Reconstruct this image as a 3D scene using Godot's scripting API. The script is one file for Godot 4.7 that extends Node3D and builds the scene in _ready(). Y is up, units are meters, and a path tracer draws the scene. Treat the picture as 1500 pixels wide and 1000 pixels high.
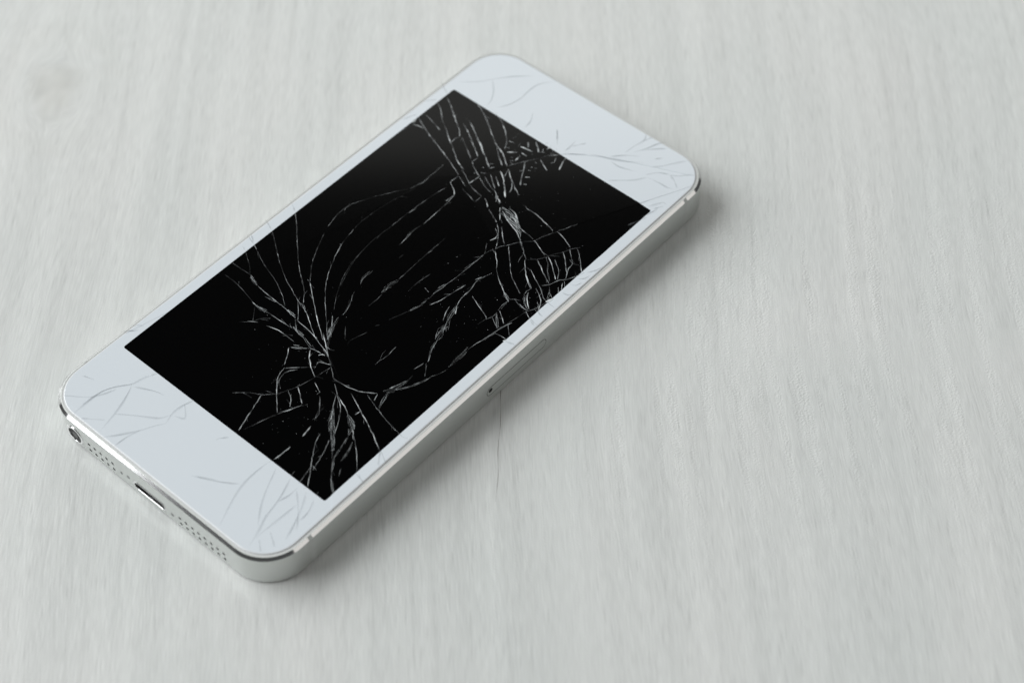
extends Node3D
# A cracked white phone lying on a pale wood-grain board, seen close up.
# Sizes of the phone are in millimetres in its own axes: x across, y along it (charging end at -y), z up.

const MM := 0.001
const HALF_W := 29.3
const HALF_L := 61.9
const CORNER := 8.1
const GLASS_TOP := 7.6
const SCREEN := Rect2(-25.94, -44.85, 51.88, 89.9)
const GLASS_INSET := 1.1

var phone: Node3D
var front: MeshInstance3D
var rng := RandomNumberGenerator.new()
var shards: Array = []          # polygons of the broken glass
var tilts: Array = []           # per shard [centre, slope x, slope y, drop, shift]
var M := {}


func p3(x: float, y: float, z: float) -> Vector3:
	return Vector3(x, z, -y) * MM


func n3(x: float, y: float, z: float) -> Vector3:
	return Vector3(x, z, -y).normalized()


func metal(c: Color, rough: float) -> StandardMaterial3D:
	var m := StandardMaterial3D.new()
	m.albedo_color = c
	m.metallic = 1.0
	m.roughness = rough
	return m


func plain(c: Color, rough: float, spec := 0.5) -> StandardMaterial3D:
	var m := StandardMaterial3D.new()
	m.albedo_color = c
	m.roughness = rough
	m.metallic_specular = spec
	return m


func part(called: String, st: SurfaceTool, m: Material, parent: Node) -> MeshInstance3D:
	var o := MeshInstance3D.new()
	o.name = called
	o.mesh = st.commit()
	o.material_override = m
	parent.add_child(o, true)
	return o


func start() -> SurfaceTool:
	var st := SurfaceTool.new()
	st.begin(Mesh.PRIMITIVE_TRIANGLES)
	return st


func tri(st: SurfaceTool, a: Vector3, b: Vector3, c: Vector3, na: Vector3, nb: Vector3, nc: Vector3) -> void:
	if (b - a).cross(c - a).dot(na + nb + nc) > 0.0:   # front faces run clockwise
		var t := b; b = c; c = t
		t = nb; nb = nc; nc = t
	st.set_normal(na); st.add_vertex(a)
	st.set_normal(nb); st.add_vertex(b)
	st.set_normal(nc); st.add_vertex(c)


func quad(st: SurfaceTool, a: Vector3, b: Vector3, c: Vector3, d: Vector3, n: Vector3) -> void:
	tri(st, a, b, c, n, n, n)
	tri(st, a, c, d, n, n, n)


# the outline of the phone, moved inwards: [point, outward normal] round the loop
func outline(inset: float, each := 14) -> Array:
	var out := []
	var w := HALF_W - inset
	var l := HALF_L - inset
	var r := CORNER - inset
	var k := 0
	for c in [Vector2(w - r, l - r), Vector2(-w + r, l - r), Vector2(-w + r, -l + r), Vector2(w - r, -l + r)]:
		for i in each + 1:
			var a := (k + float(i) / each) * PI / 2.0
			var n := Vector2(cos(a), sin(a))
			out.append([c + n * r, n])
		k += 1
	return out


# a band round the phone between two (inset, z) rings; the flat end with the sockets can be left open
func band(st: SurfaceTool, a: Vector2, b: Vector2, open_end := false) -> void:
	var la := outline(a.x)
	var lb := outline(b.x)
	var run := Vector2(a.x - b.x, b.y - a.y)          # outward, up
	var out := run.y
	var up := -run.x
	if absf(run.y) < 1e-6:
		out = 0.0; up = 1.0
	elif up < 0.0 and run.y < 0.0:
		out = -out; up = -up
	for i in la.size():
		var j := (i + 1) % la.size()
		if open_end and i == 44:
			continue
		var ni: Vector2 = la[i][1]
		var nj: Vector2 = la[j][1]
		var va := n3(ni.x * out, ni.y * out, up)
		var vb := n3(nj.x * out, nj.y * out, up)
		var p0: Vector2 = la[i][0]
		var p1: Vector2 = la[j][0]
		var q0: Vector2 = lb[i][0]
		var q1: Vector2 = lb[j][0]
		tri(st, p3(p0.x, p0.y, a.y), p3(p1.x, p1.y, a.y), p3(q1.x, q1.y, b.y), va, vb, vb)
		tri(st, p3(p0.x, p0.y, a.y), p3(q1.x, q1.y, b.y), p3(q0.x, q0.y, b.y), va, vb, va)


func flat(st: SurfaceTool, poly: PackedVector2Array, z: float, up := 1.0) -> void:
	var idx := Geometry2D.triangulate_polygon(poly)
	var n := Vector3(0, up, 0)
	for i in range(0, idx.size(), 3):
		var a := poly[idx[i]]
		var b := poly[idx[i + 1]]
		var c := poly[idx[i + 2]]
		tri(st, p3(a.x, a.y, z), p3(b.x, b.y, z), p3(c.x, c.y, z), n, n, n)


func loop_points(inset: float) -> PackedVector2Array:
	var out := PackedVector2Array()
	for e in outline(inset):
		out.append(e[0])
	return out


# ---- the end wall with its sockets: a row of cells, each with a hole (round or slot-shaped) ----
func hole_loop(c: Vector2, half: float, r: float, n := 24) -> PackedVector2Array:
	var out := PackedVector2Array()
	for i in n:
		var a := TAU * (i + 0.5) / n
		var d := Vector2(cos(a), sin(a))
		var q := c + Vector2(signf(d.x) * half, 0) + d * r
		if half > 0.0 and i in [n / 4, 3 * n / 4]:             # the straight sides of a slot
			var from := out[-1]
			for k in range(1, 14):
				out.append(from.lerp(q, k / 14.0))
		out.append(q)
	return out


func end_point(q: Vector2, deep := 0.0) -> Vector3:
	return p3(q.x, -HALF_L + deep, q.y)


func cell(st: SurfaceTool, x0: float, x1: float, z0: float, z1: float, hole: PackedVector2Array) -> void:
	var n := n3(0, -1, 0)
	if hole.is_empty():
		quad(st, end_point(Vector2(x0, z0)), end_point(Vector2(x1, z0)), end_point(Vector2(x1, z1)), end_point(Vector2(x0, z1)), n)
		return
	# bridge: each quarter of the hole goes to its side of the cell
	var c := Vector2.ZERO
	for q in hole:
		c += q / hole.size()
	var rim := PackedVector2Array()
	for q in hole:
		var d := q - c
		var t := INF
		if absf(d.x) > 1e-6:
			t = minf(t, ((x1 if d.x > 0 else x0) - c.x) / d.x)
		if absf(d.y) > 1e-6:
			t = minf(t, ((z1 if d.y > 0 else z0) - c.y) / d.y)
		rim.append(c + d * t)
	for i in hole.size():
		var j := (i + 1) % hole.size()
		quad(st, end_point(hole[i]), end_point(hole[j]), end_point(rim[j]), end_point(rim[i]), n)
		var a := rim[i]
		var b := rim[j]
		if absf(a.x - b.x) > 1e-5 and absf(a.y - b.y) > 1e-5:   # a corner of the cell lies between
			var corner := Vector2(x1 if a.x + b.x > 2 * c.x else x0, z1 if a.y + b.y > 2 * c.y else z0)
			tri(st, end_point(a), end_point(b), end_point(corner), n, n, n)


func recess(called: String, hole: PackedVector2Array, deep: float, wall: Material, floor_mat: Material) -> void:
	var st := start()
	var c := Vector2.ZERO
	for q in hole:
		c += q / hole.size()
	for i in hole.size():
		var j := (i + 1) % hole.size()
		var n := (c - (hole[i] + hole[j]) / 2).normalized()
		quad(st, end_point(hole[i]), end_point(hole[j]), end_point(hole[j], deep), end_point(hole[i], deep), n3(n.x, 0, n.y))
	var o := part(called, st, wall, phone)
	var fl := start()
	for i in hole.size():
		tri(fl, end_point(c, deep), end_point(hole[i], deep), end_point(hole[(i + 1) % hole.size()], deep), n3(0, -1, 0), n3(0, -1, 0), n3(0, -1, 0))
	part("socket_floor" if deep > 1.5 else "hole_floor", fl, floor_mat, o)


# a raised rim round a hole in the end wall
func rim_ring(called: String, c: Vector2, half: float, r0: float, r1: float, m: Material, parent: Node, proud := 0.06) -> void:
	var st := start()
	var rings := [[r0, -0.3], [r0 + 0.08, proud], [r1 - 0.12, proud], [r1, -0.02]]
	for k in 3:
		var a := hole_loop(c, half, rings[k][0])
		var b := hole_loop(c, half, rings[k + 1][0])
		for i in a.size():
			var j := (i + 1) % a.size()
			var p0 := end_point(a[i], -rings[k][1])
			var p1 := end_point(a[j], -rings[k][1])
			var q0 := end_point(b[i], -rings[k + 1][1])
			var q1 := end_point(b[j], -rings[k + 1][1])
			var n := (p1 - p0).cross(q0 - p0).normalized()
			if n.z < 0.0:
				n = -n
			quad(st, p0, p1, q1, q0, n)
	part(called, st, m, parent)


# ---- the broken glass ----
func cut(v: Array) -> void:
	var line := PackedVector2Array()
	for i in range(0, v.size(), 2):
		line.append(Vector2(v[i], v[i + 1]))
	var mid := line[line.size() / 2]
	var a := line[0] + (line[0] - line[1]).normalized() * 260.0
	var z := line[-1] + (line[-1] - line[-2]).normalized() * 260.0
	var side := (z - a).normalized().orthogonal() * 400.0
	var cutter := PackedVector2Array([a])
	cutter.append_array(line)
	cutter.append_array([z, z + side, a + side])
	var out := []
	for poly in shards:
		if not Geometry2D.is_point_in_polygon(mid, poly):
			out.append(poly)
			continue
		for q in Geometry2D.intersect_polygons(poly, cutter) + Geometry2D.clip_polygons(poly, cutter):
			if not Geometry2D.is_polygon_clockwise(q) or true:
				out.append(q)
	shards = out


func shard_of(q: Vector2) -> int:
	for i in shards.size():
		if Geometry2D.is_point_in_polygon(q, shards[i]):
			return i
	return 0


func glass_z(q: Vector2, k := -1) -> float:
	var t: Array = tilts[shard_of(q) if k < 0 else k]
	return GLASS_TOP + t[1] * (q.x - t[0].x) + t[2] * (q.y - t[0].y) - t[3]


func shard_mesh(called: String, poly: PackedVector2Array, k: int, m: Material, drop: float, parent: Node) -> void:
	var st := start()
	var t: Array = tilts[k]
	var up := n3(-t[1], -t[2], 1.0)
	var idx := Geometry2D.triangulate_polygon(poly)
	for i in range(0, idx.size(), 3):
		var q: Array = []
		for j in 3:
			var g := poly[idx[i + j]]
			q.append(p3(g.x, g.y, glass_z(g, k) - drop))
		tri(st, q[0], q[1], q[2], up, up, up)
	for i in poly.size():                                   # the broken edge goes down into the plate
		var a := poly[i]
		var b := poly[(i + 1) % poly.size()]
		var d := (b - a).normalized()
		quad(st, p3(a.x, a.y, glass_z(a, k) - drop), p3(b.x, b.y, glass_z(b, k) - drop), p3(b.x, b.y, 7.2), p3(a.x, a.y, 7.2), n3(d.y, -d.x, 0))
	part(called, st, m, parent)


func smooth_line(v: Array) -> PackedVector2Array:
	var p := PackedVector2Array()
	for i in range(0, v.size(), 2):
		p.append(Vector2(v[i], v[i + 1]))
	var out := PackedVector2Array()
	for i in p.size() - 1:
		var a := p[maxi(i - 1, 0)]
		var d := p[mini(i + 2, p.size() - 1)]
		var n := clampi(int(p[i].distance_to(p[i + 1]) / 0.55), 1, 14)
		for k in n:
			out.append(p[i].cubic_interpolate(p[i + 1], a, d, float(k) / n))
	out.append(p[-1])
	return out


# a low ridge of splintered glass along a line: width and strength wander along it
func ridge(st: SurfaceTool, line: PackedVector2Array, width: float, strength: float, high: float, rough := 0.4) -> void:
	var n := line.size()
	var rows := []
	var wander := rng.randf() * 100.0
	for i in n:
		var d := (line[mini(i + 1, n - 1)] - line[maxi(i - 1, 0)]).normalized()
		var s := Vector2(-d.y, d.x)
		var e := float(i) / maxf(n - 1, 1)
		var w := width * (0.8 + 0.3 * sin(wander + i * 0.55) + 0.2 * rng.randf()) * (0.4 if (i == 0 or i == n - 1) else 1.0) * 0.5
		w = maxf(w, 0.016)
		var c := line[i] + s * rng.randf_range(-1, 1) * width * 0.16
		var z := glass_z(c)
		var a := strength * (1.0 + rough * rng.randf_range(-1.0, 1.0)) * (0.72 + 0.38 * sin(wander * 1.7 + e * (5.0 + 0.4 * n)))
		if rng.randf() < 0.13:                              # a facet that catches the light
			a = a * 2.4 + 0.08
		a = clampf(a, 0.02, 1.0)
		var hx := rng.randf_range(-0.5, 0.5) * w
		rows.append([c + s * w, c + s * hx, c - s * w, z, a, z + high * rng.randf_range(0.5, 1.2)])
	for i in n - 1:
		var p: Array = rows[i]
		var q: Array = rows[i + 1]
		for side in 2:
			var pa := p3(p[side * 2].x, p[side * 2].y, p[3] + 0.012)
			var pb := p3(p[1].x, p[1].y, p[5] + 0.012)
			var qa := p3(q[side * 2].x, q[side * 2].y, q[3] + 0.012)
			var qb := p3(q[1].x, q[1].y, q[5] + 0.012)
			var nn := (pb - pa).cross(qa - pa).normalized()
			if nn.y < 0.0:
				nn = -nn
			var edge := 0.6
			for t in [[pa, pb, qa, p[4] * edge, p[4], q[4] * edge], [pb, qb, qa, p[4], q[4], q[4] * edge]]:
				var vs: Array = [[t[0], t[3]], [t[1], t[4]], [t[2], t[5]]]
				if (t[1] - t[0]).cross(t[2] - t[0]).dot(nn) > 0.0:
					vs = [vs[0], vs[2], vs[1]]
				for v in vs:
					st.set_normal(nn)
					st.set_color(Color(1, 1, 1, v[1]))
					st.add_vertex(v[0])


func length_of(line: PackedVector2Array) -> float:
	var s := 0.0
	for i in line.size() - 1:
		s += line[i].distance_to(line[i + 1])
	return s


# the fracture is denser and brighter near the places that were hit
func hit(q: Vector2) -> float:
	var s := 0.0
	for c in HITS:
		s = maxf(s, exp(-q.distance_squared_to(c) / 70.0))
	return s

const HITS: Array[Vector2] = [Vector2(-0.5, -20.0), Vector2(9.5, 29.0), Vector2(22.5, 13.0), Vector2(9.5, -34.0), Vector2(14.5, 2.0)]


func crack(width: float, strength: float, v: Array) -> void:
	var st := start()
	var line := smooth_line(v)
	var long := length_of(line)
	var h := hit(line[line.size() / 2])
	if long > 3.0:                                          # a break runs in small kinks, not in one clean curve
		for i in range(1, line.size() - 1):
			line[i] += Vector2(rng.randf_range(-1, 1), rng.randf_range(-1, 1)) * 0.05
	ridge(st, line, width * WIDE * (0.85 + 0.3 * h) * (1.0 + 1.1 * smoothstep(22.0, 36.0, line[0].y)), strength * STRONG * (0.8 + 0.75 * h), 0.035, 0.55)
	for k in int(long * (0.16 + 0.5 * h)):                  # hair-fine branches
		var i := rng.randi_range(0, line.size() - 2)
		var d := (line[i + 1] - line[i]).normalized().rotated(rng.randf_range(-0.6, 0.6)) * (1.0 if rng.randf() > 0.5 else -1.0)
		var twig := PackedVector2Array([line[i]])
		for s in rng.randi_range(2, 4):
			d = d.rotated(rng.randf_range(-0.25, 0.25))
			twig.append(twig[-1] + d * rng.randf_range(0.25, 0.6))
		ridge(st, twig, 0.05, strength * STRONG * rng.randf_range(0.3, 0.9), 0.03, 0.5)
	part("crack" if long > 2.5 else "glass_chip", st, M.fracture, front)


# a splintered strip: many fine slivers that run along the line
func crushed(width: float, strength: float, count: int, v: Array) -> void:
	var st := start()
	var line := smooth_line(v)
	var n := line.size()
	var core := PackedVector2Array()
	for i in range(n / 5, n - n / 6):
		core.append(line[i])
	if core.size() > 2:                                     # the milky middle of the strip
		ridge(st, core, width * 0.5, strength * 0.07, 0.03, 0.5)
	for k in int(count * 0.85):
		var lo := rng.randi_range(0, maxi(0, n - 3))
		var hi := mini(n - 1, lo + rng.randi_range(2, maxi(2, n / 2)))
		var off0 := rng.randf_range(-1, 1)
		var off1 := clampf(off0 + rng.randf_range(-1.5, 1.5), -1, 1)
		var strand := PackedVector2Array()
		for i in range(lo, hi + 1):
			var e := float(i) / maxf(n - 1, 1)
			var d := (line[mini(i + 1, n - 1)] - line[maxi(i - 1, 0)]).normalized()
			var belly := 0.25 + 0.75 * sin(PI * clampf(e, 0.04, 0.96))
			strand.append(line[i] + Vector2(-d.y, d.x) * lerpf(off0, off1, float(i - lo) / maxf(hi - lo, 1)) * width * 0.5 * belly)
		if strand.size() > 1:
			ridge(st, strand, rng.randf_range(0.026, 0.06), strength * STRONG * (0.45 + 2.0 * pow(rng.randf(), 2.0)), 0.05, 0.7)
	var o := part("crushed_glass", st, M.fracture, front)
	o.set_meta("kind", "stuff")


# under the white border a fracture is a soft, low fold in the glass
func bezel_crack(width: float, v: Array) -> void:
	var st := start()
	var line := smooth_line(v)
	var n := line.size()
	var rows: Array = []
	var wander := rng.randf() * 50.0
	var lean := rng.randf_range(-0.5, 0.5)
	for i in n:
		var d := (line[mini(i + 1, n - 1)] - line[maxi(i - 1, 0)]).normalized()
		var s := Vector2(-d.y, d.x)
		var e := float(i) / maxf(n - 1, 1)
		var taper := smoothstep(0.0, 0.18, e) * (1.0 - smoothstep(0.72, 1.0, e)) * 0.75 + 0.25
		var w := width * 0.52 * (0.7 + 0.3 * sin(wander + e * 7.0)) * (0.5 + 0.5 * taper)
		var z := glass_z(line[i]) + 0.012
		var a := BORDER_STRONG * taper * (0.75 + 0.25 * sin(wander * 3.0 + e * 5.0))
		rows.append([line[i] + s * w, line[i] + s * w * lean * 0.6, line[i] - s * w, z, z + 0.1 * taper, a])
	for i in n - 1:
		var p: Array = rows[i]
		var q: Array = rows[i + 1]
		for side in [0, 2]:
			var pa := p3(p[side].x, p[side].y, p[3])
			var pb := p3(p[1].x, p[1].y, p[4])
			var qa := p3(q[side].x, q[side].y, q[3])
			var qb := p3(q[1].x, q[1].y, q[4])
			var nn := (pb - pa).cross(qa - pa).normalized()
			if nn.y < 0.0:
				nn = -nn
			for t in [[pa, pb, qa, 0.0, p[5], 0.0], [pb, qb, qa, p[5], q[5], 0.0]]:
				var vs: Array = [[t[0], t[3]], [t[1], t[4]], [t[2], t[5]]]
				if (t[1] - t[0]).cross(t[2] - t[0]).dot(nn) > 0.0:
					vs = [vs[0], vs[2], vs[1]]
				for x in vs:
					st.set_normal(nn)
					st.set_color(Color(1, 1, 1, x[1]))
					st.add_vertex(x[0])
	part("border_crack", st, M.border_fracture, front)

const BORDER_STRONG := 0.36
const WIDE := 0.42
const STRONG := 1.12

const WOOD := Color(0.833, 0.84, 0.83)
const TILE := 0.25
const WOOD_RELIEF := 0.009


func noise_floats(w: int, h: int, freq: float, sd: int, octaves: int, to: Vector2i) -> PackedFloat32Array:
	var n := FastNoiseLite.new()
	n.noise_type = FastNoiseLite.TYPE_SIMPLEX_SMOOTH
	n.seed = sd
	n.frequency = freq
	n.fractal_octaves = octaves
	var im := n.get_seamless_image(w, h)
	im.convert(Image.FORMAT_RF)
	im.resize(to.x, to.y, Image.INTERPOLATE_CUBIC)
	return im.get_data().to_float32_array()


func wood_material() -> StandardMaterial3D:
	var size := Vector2i(2048, 2048)
	var bands := noise_floats(512, 14, 0.1, 3, 3, size)
	var fibre := noise_floats(1700, 120, 0.16, 7, 3, size)
	var fine := noise_floats(2048, 120, 0.42, 41, 2, size)
	var pores := noise_floats(2048, 190, 0.13, 19, 2, size)
	var ripple := noise_floats(1250, 2048, 0.36, 23, 2, size)
	var stripe := noise_floats(800, 24, 0.14, 57, 2, size)
	var blotch := noise_floats(96, 48, 0.07, 31, 3, size)
	var bytes := PackedByteArray()
	bytes.resize(size.x * size.y * 3)
	var relief := PackedFloat32Array()
	relief.resize(size.x * size.y)
	var o := 0
	for i in size.x * size.y:
		var b := bands[i] - 0.5
		var f := fibre[i] - 0.5
		var fi := fine[i] - 0.5
		var pore := clampf((pores[i] - 0.66) * 5.0, 0.0, 1.0)
		var s := blotch[i] - 0.5
		var t := 1.0 + 0.05 * b + 0.022 * f + 0.085 * fi - 0.03 * pore - 0.02 * clampf((stripe[i] - 0.62) * 5.0, 0.0, 1.0) + 0.02 * s
		bytes[o] = int(clampf(WOOD.r * (t + 0.008 * s) * 255.0, 0, 255))
		bytes[o + 1] = int(clampf(WOOD.g * t * 255.0, 0, 255))
		bytes[o + 2] = int(clampf(WOOD.b * t * 255.0, 0, 255))
		o += 3
		# cross-grain figure: strongest in a patch of the board, streaky like the grain
		var px := float(i % 2048) / 2048.0 - 0.182 / TILE
		var pz := float(i / 2048) / 2048.0 - 0.119 / TILE
		pz -= roundf(pz)
		var figure := exp(-(px * px + pz * pz * 1.6) * 9.0) * clampf(0.3 + 2.0 * b + 3.0 * (stripe[i] - 0.5), 0.0, 1.0)
		relief[i] = 0.5 + 0.1 * f + 0.16 * fi - 0.1 * pore + (ripple[i] - 0.5) * (0.1 + 1.25 * figure)
	var m := StandardMaterial3D.new()
	m.albedo_texture = ImageTexture.create_from_image(Image.create_from_data(size.x, size.y, false, Image.FORMAT_RGB8, bytes))
	m.vertex_color_use_as_albedo = true
	m.roughness = 0.25
	m.metallic_specular = 0.5
	m.heightmap_enabled = true
	m.heightmap_texture = ImageTexture.create_from_image(Image.create_from_data(size.x, size.y, false, Image.FORMAT_RF, relief.to_byte_array()))
	m.heightmap_scale = WOOD_RELIEF
	return m


func make_table() -> void:
	var x0 := -0.42
	var z0 := -0.42
	var step := 0.003
	var nx := 290
	var nz := 250
	var knot := Vector2(-0.074, -0.0605)
	var vs := PackedVector3Array()
	var ns := PackedVector3Array()
	var uv := PackedVector2Array()
	var cs := PackedColorArray()
	for j in nz + 1:
		for i in nx + 1:
			var x := x0 + i * step
			var z := z0 + j * step
			vs.append(Vector3(x, 0, z))
			ns.append(Vector3.UP)
			var d := Vector2(x - knot.x, (z - knot.y) * 0.62)
			var r := d.length()
			var u := x - d.x * 0.9 * minf(1.0, pow(0.0062 / maxf(r, 0.0062), 2.0))
			u += 0.0016 * sin(z * 21.0 + 1.0) + 0.0007 * sin(z * 57.0 + x * 12.0)
			uv.append(Vector2((u + 0.105) / TILE, (z + 0.125) / TILE))
			var k := 1.0 - smoothstep(0.0028, 0.0066, r * (1.0 + 0.15 * sin(d.angle() * 3.0)))
			var ring := exp(-pow((r - 0.0115) / 0.0022, 2.0)) * 0.25
			k = maxf(k, ring)
			cs.append(Color(1, 1, 1).lerp(Color(0.93, 0.92, 0.905), k))
	var idx := PackedInt32Array()
	for j in nz:
		for i in nx:
			var a := j * (nx + 1) + i
			idx.append_array([a, a + 1, a + nx + 2, a, a + nx + 2, a + nx + 1])
	var arrays := []
	arrays.resize(Mesh.ARRAY_MAX)
	arrays[Mesh.ARRAY_VERTEX] = vs
	arrays[Mesh.ARRAY_NORMAL] = ns
	arrays[Mesh.ARRAY_TEX_UV] = uv
	arrays[Mesh.ARRAY_COLOR] = cs
	arrays[Mesh.ARRAY_INDEX] = idx
	var mesh := ArrayMesh.new()
	mesh.add_surface_from_arrays(Mesh.PRIMITIVE_TRIANGLES, arrays)
	var table := MeshInstance3D.new()
	table.name = "tabletop"
	table.mesh = mesh
	table.material_override = wood_material()
	table.set_meta("label", "whitewashed wood-grain tabletop with a faint knot, under the broken phone")
	table.set_meta("category", "table")
	add_child(table)
	var core := MeshInstance3D.new()
	core.name = "board_core"
	var bm := BoxMesh.new()
	bm.size = Vector3(nx * step, 0.024, nz * step)
	core.mesh = bm
	core.position = Vector3(x0 + nx * step / 2, -0.0125, z0 + nz * step / 2)
	core.material_override = plain(Color(0.8, 0.81, 0.8), 0.6)
	table.add_child(core)
	# a hairline split in the grain that comes out from under the phone
	var st := start()
	var prev: Array = []
	for k in 40:
		var e := k / 39.0
		var z := lerpf(0.0135, 0.046, e)
		var x := 0.0203 - 0.0014 * e + 0.00012 * sin(e * 17.0)
		var w := 0.00008 * (1.0 - 0.75 * e) * (0.7 + 0.4 * sin(e * 31.0))
		var row := [Vector3(x - w, 0.00004, z), Vector3(x + w, 0.00004, z)]
		if k:
			quad(st, prev[0], prev[1], row[1], row[0], Vector3.UP)
		prev = row
	part("grain_split", st, plain(Color(0.56, 0.545, 0.53), 0.9, 0.1), table)


func make_body() -> void:
	var st := start()
	band(st, Vector2(0, 0.55), Vector2(0, 6.9), true)
	part("side_band", st, M.aluminium, phone)
	st = start()
	band(st, Vector2(0, 6.9), Vector2(0.5, 7.4))
	part("polished_chamfer", st, M.polished, phone)
	st = start()
	band(st, Vector2(0.5, 7.4), Vector2(0.76, 7.4))
	part("rim", st, M.aluminium, phone)
	st = start()
	band(st, Vector2(0.76, 7.4), Vector2(0.765, 7.35))
	band(st, Vector2(0.765, 7.35), Vector2(1.2, 7.35))
	part("gasket", st, M.gasket, phone)
	st = start()
	band(st, Vector2(0.5, 0.05), Vector2(0, 0.55))
	flat(st, loop_points(0.5), 0.05, -1.0)
	part("back_cover", st, M.polished, phone)

	# charging end: headphone socket, microphone holes, charging socket, screws, speaker holes
	st = start()
	var z0 := 0.55
	var z1 := 6.9
	var mid := 2.52
	var edge := HALF_W - CORNER
	var holes: Array = []                                   # [x0, x1, z0, z1, loop]
	var jack := hole_loop(Vector2(-20.6, 2.95), 0.0, 1.75, 40)
	# the socket lies on the start of the rounded corner, so its cell starts where the flat wall does
	var slot := hole_loop(Vector2(-0.75, 2.5), 3.1, 0.8, 32)
	var row_holes: Array = []
	for k in 5:
		row_holes.append(Vector2(-16.75 + k * 1.58, 3.45))
		row_holes.append(Vector2(-16.7 + k * 1.58, 1.75))
	row_holes.append(Vector2(-8.2, 2.6))
	for k in 8:
		row_holes.append(Vector2(7.1 + k * 1.58, 3.2))
		row_holes.append(Vector2(7.15 + k * 1.58, 1.62))
	var x := -edge
	cell(st, -edge, -18.6, z0, z1, PackedVector2Array())
	cell(st, -18.6, -5.0, 4.3, z1, PackedVector2Array())
	cell(st, 4.0, edge, 4.3, z1, PackedVector2Array())
	cell(st, -5.0, 4.0, z0, z1, slot)
	for side in 2:
		var from: float = [-18.6, 4.0][side]
		var to: float = [-5.0, edge][side]
		for row in 2:
			var lo: float = [z0, mid][row]
			var hi: float = [mid, 4.3][row]
			x = from
			for h in row_holes:
				if h.x > from and h.x < to and absf(h.y - 2.6) > 0.2 and (h.y > mid) == (row == 1):
					cell(st, x, h.x - 0.72, lo, hi, PackedVector2Array())
					cell(st, h.x - 0.72, h.x + 0.72, lo, hi, hole_loop(h, 0.0, 0.35, 16))
					x = h.x + 0.72
			cell(st, x, to, lo, hi, PackedVector2Array())
	part("charging_end", st, M.aluminium, phone)
	for h in row_holes:
		if absf(h.y - 2.6) > 0.2:
			recess("speaker_hole" if h.x > 0 else "microphone_hole", hole_loop(h, 0.0, 0.35, 16), 1.0, M.bright_hole, M.dark)
	recess("charging_socket", slot, 4.0, M.bright_hole, M.dark)
	rim_ring("socket_rim", Vector2(-0.75, 2.5), 3.1, 0.8, 1.2, M.polished, phone, 0.07)
	# headphone socket: a dark well with a bright lip
	var well := start()
	var jc := Vector2(-20.6, 2.95)
	var n := 40
	for i in n:
		var a := jack[i]
		var b := jack[(i + 1) % n]
		tri(well, end_point(jc, -0.02), end_point(a, -0.02), end_point(b, -0.02), n3(0, -1, 0), n3(0, -1, 0), n3(0, -1, 0))
	var sock := part("headphone_socket", well, M.dark, phone)
	rim_ring("socket_rim", jc, 0.0, 1.6, 2.25, M.polished, sock, 0.12)
	var hub := start()
	for i in n:
		var a := end_point(jc + (jack[i] - jc) * 0.42, -0.03)
		var b := end_point(jc + (jack[(i + 1) % n] - jc) * 0.42, -0.03)
		tri(hub, end_point(jc + Vector2(0.2, 0.2), -0.03), a, b, n3(0, -1, 0), n3(0, -1, 0), n3(0, -1, 0))
	part("socket_core", hub, plain(Color(0.02, 0.02, 0.022), 0.3), sock)
	for c in [Vector2(-6.3, 3.1), Vector2(5.0, 2.3), Vector2(-8.2, 2.6)]:
		var r := 0.42 if c.x > -8.0 else 0.3
		var sc := start()
		for i in 20:
			var a0 := TAU * i / 20.0
			var a1 := TAU * (i + 1) / 20.0
			tri(sc, end_point(c, -0.02), end_point(c + Vector2(cos(a0), sin(a0)) * r, -0.01), end_point(c + Vector2(cos(a1), sin(a1)) * r, -0.01), n3(0, -1, 0), n3(cos(a0) * 0.4, -1, sin(a0) * 0.4), n3(cos(a1) * 0.4, -1, sin(a1) * 0.4))
		part("screw" if c.x > -8.0 else "microphone_hole", sc, M.screw if c.x > -8.0 else M.dark, phone)

	# plastic antenna breaks across the band
	for sx in [-1.0, 1.0]:
		for y in [-51.5, 51.8]:
			var s := start()
			var prof := [Vector2(0.0, 0.6), Vector2(0.0, 6.9), Vector2(0.5, 7.4), Vector2(0.76, 7.4)]
			for k in 3:
				var a: Vector2 = prof[k]
				var b: Vector2 = prof[k + 1]
				var nn := n3(sx * (b.y - a.y), 0, b.x - a.x)
				var push := nn * 0.02 * MM
				quad(s, p3(sx * (HALF_W - a.x), y - 0.42, a.y) + push, p3(sx * (HALF_W - a.x), y + 0.42, a.y) + push, p3(sx * (HALF_W - b.x), y + 0.42, b.y) + push, p3(sx * (HALF_W - b.x), y - 0.42, b.y) + push, nn)
			part("antenna_break", s, M.gasket_light, phone)

	# card tray in the right side: a hairline slot outline, the tray face and the pin hole
	var tray := start()
	var seam := start()
	var tc := Vector2(1.5, 3.1)
	var ni := 48
	var loops: Array = []
	for r in [1.12, 1.0]:
		var lp: Array = []
		for i in ni:
			var a := TAU * (i + 0.5) / ni
			lp.append(tc + Vector2(signf(cos(a)) * 7.2, 0) + Vector2(cos(a), sin(a)) * r)
		loops.append(lp)
	for i in ni:
		var j := (i + 1) % ni
		var f := func(q: Vector2, out: float) -> Vector3: return p3(HALF_W + out, q.x, q.y)
		quad(seam, f.call(loops[0][i], 0.012), f.call(loops[0][j], 0.012), f.call(loops[1][j], 0.012), f.call(loops[1][i], 0.012), n3(1, 0, 0))
		tri(tray, f.call(tc, 0.02), f.call(loops[1][i], 0.02), f.call(loops[1][j], 0.02), n3(1, 0, 0), n3(1, 0, 0), n3(1, 0, 0))
	var to := part("card_tray", tray, M.aluminium, phone)
	part("tray_seam", seam, plain(Color(0.2, 0.2, 0.19), 0.6), to)
	var pin := start()
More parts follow.
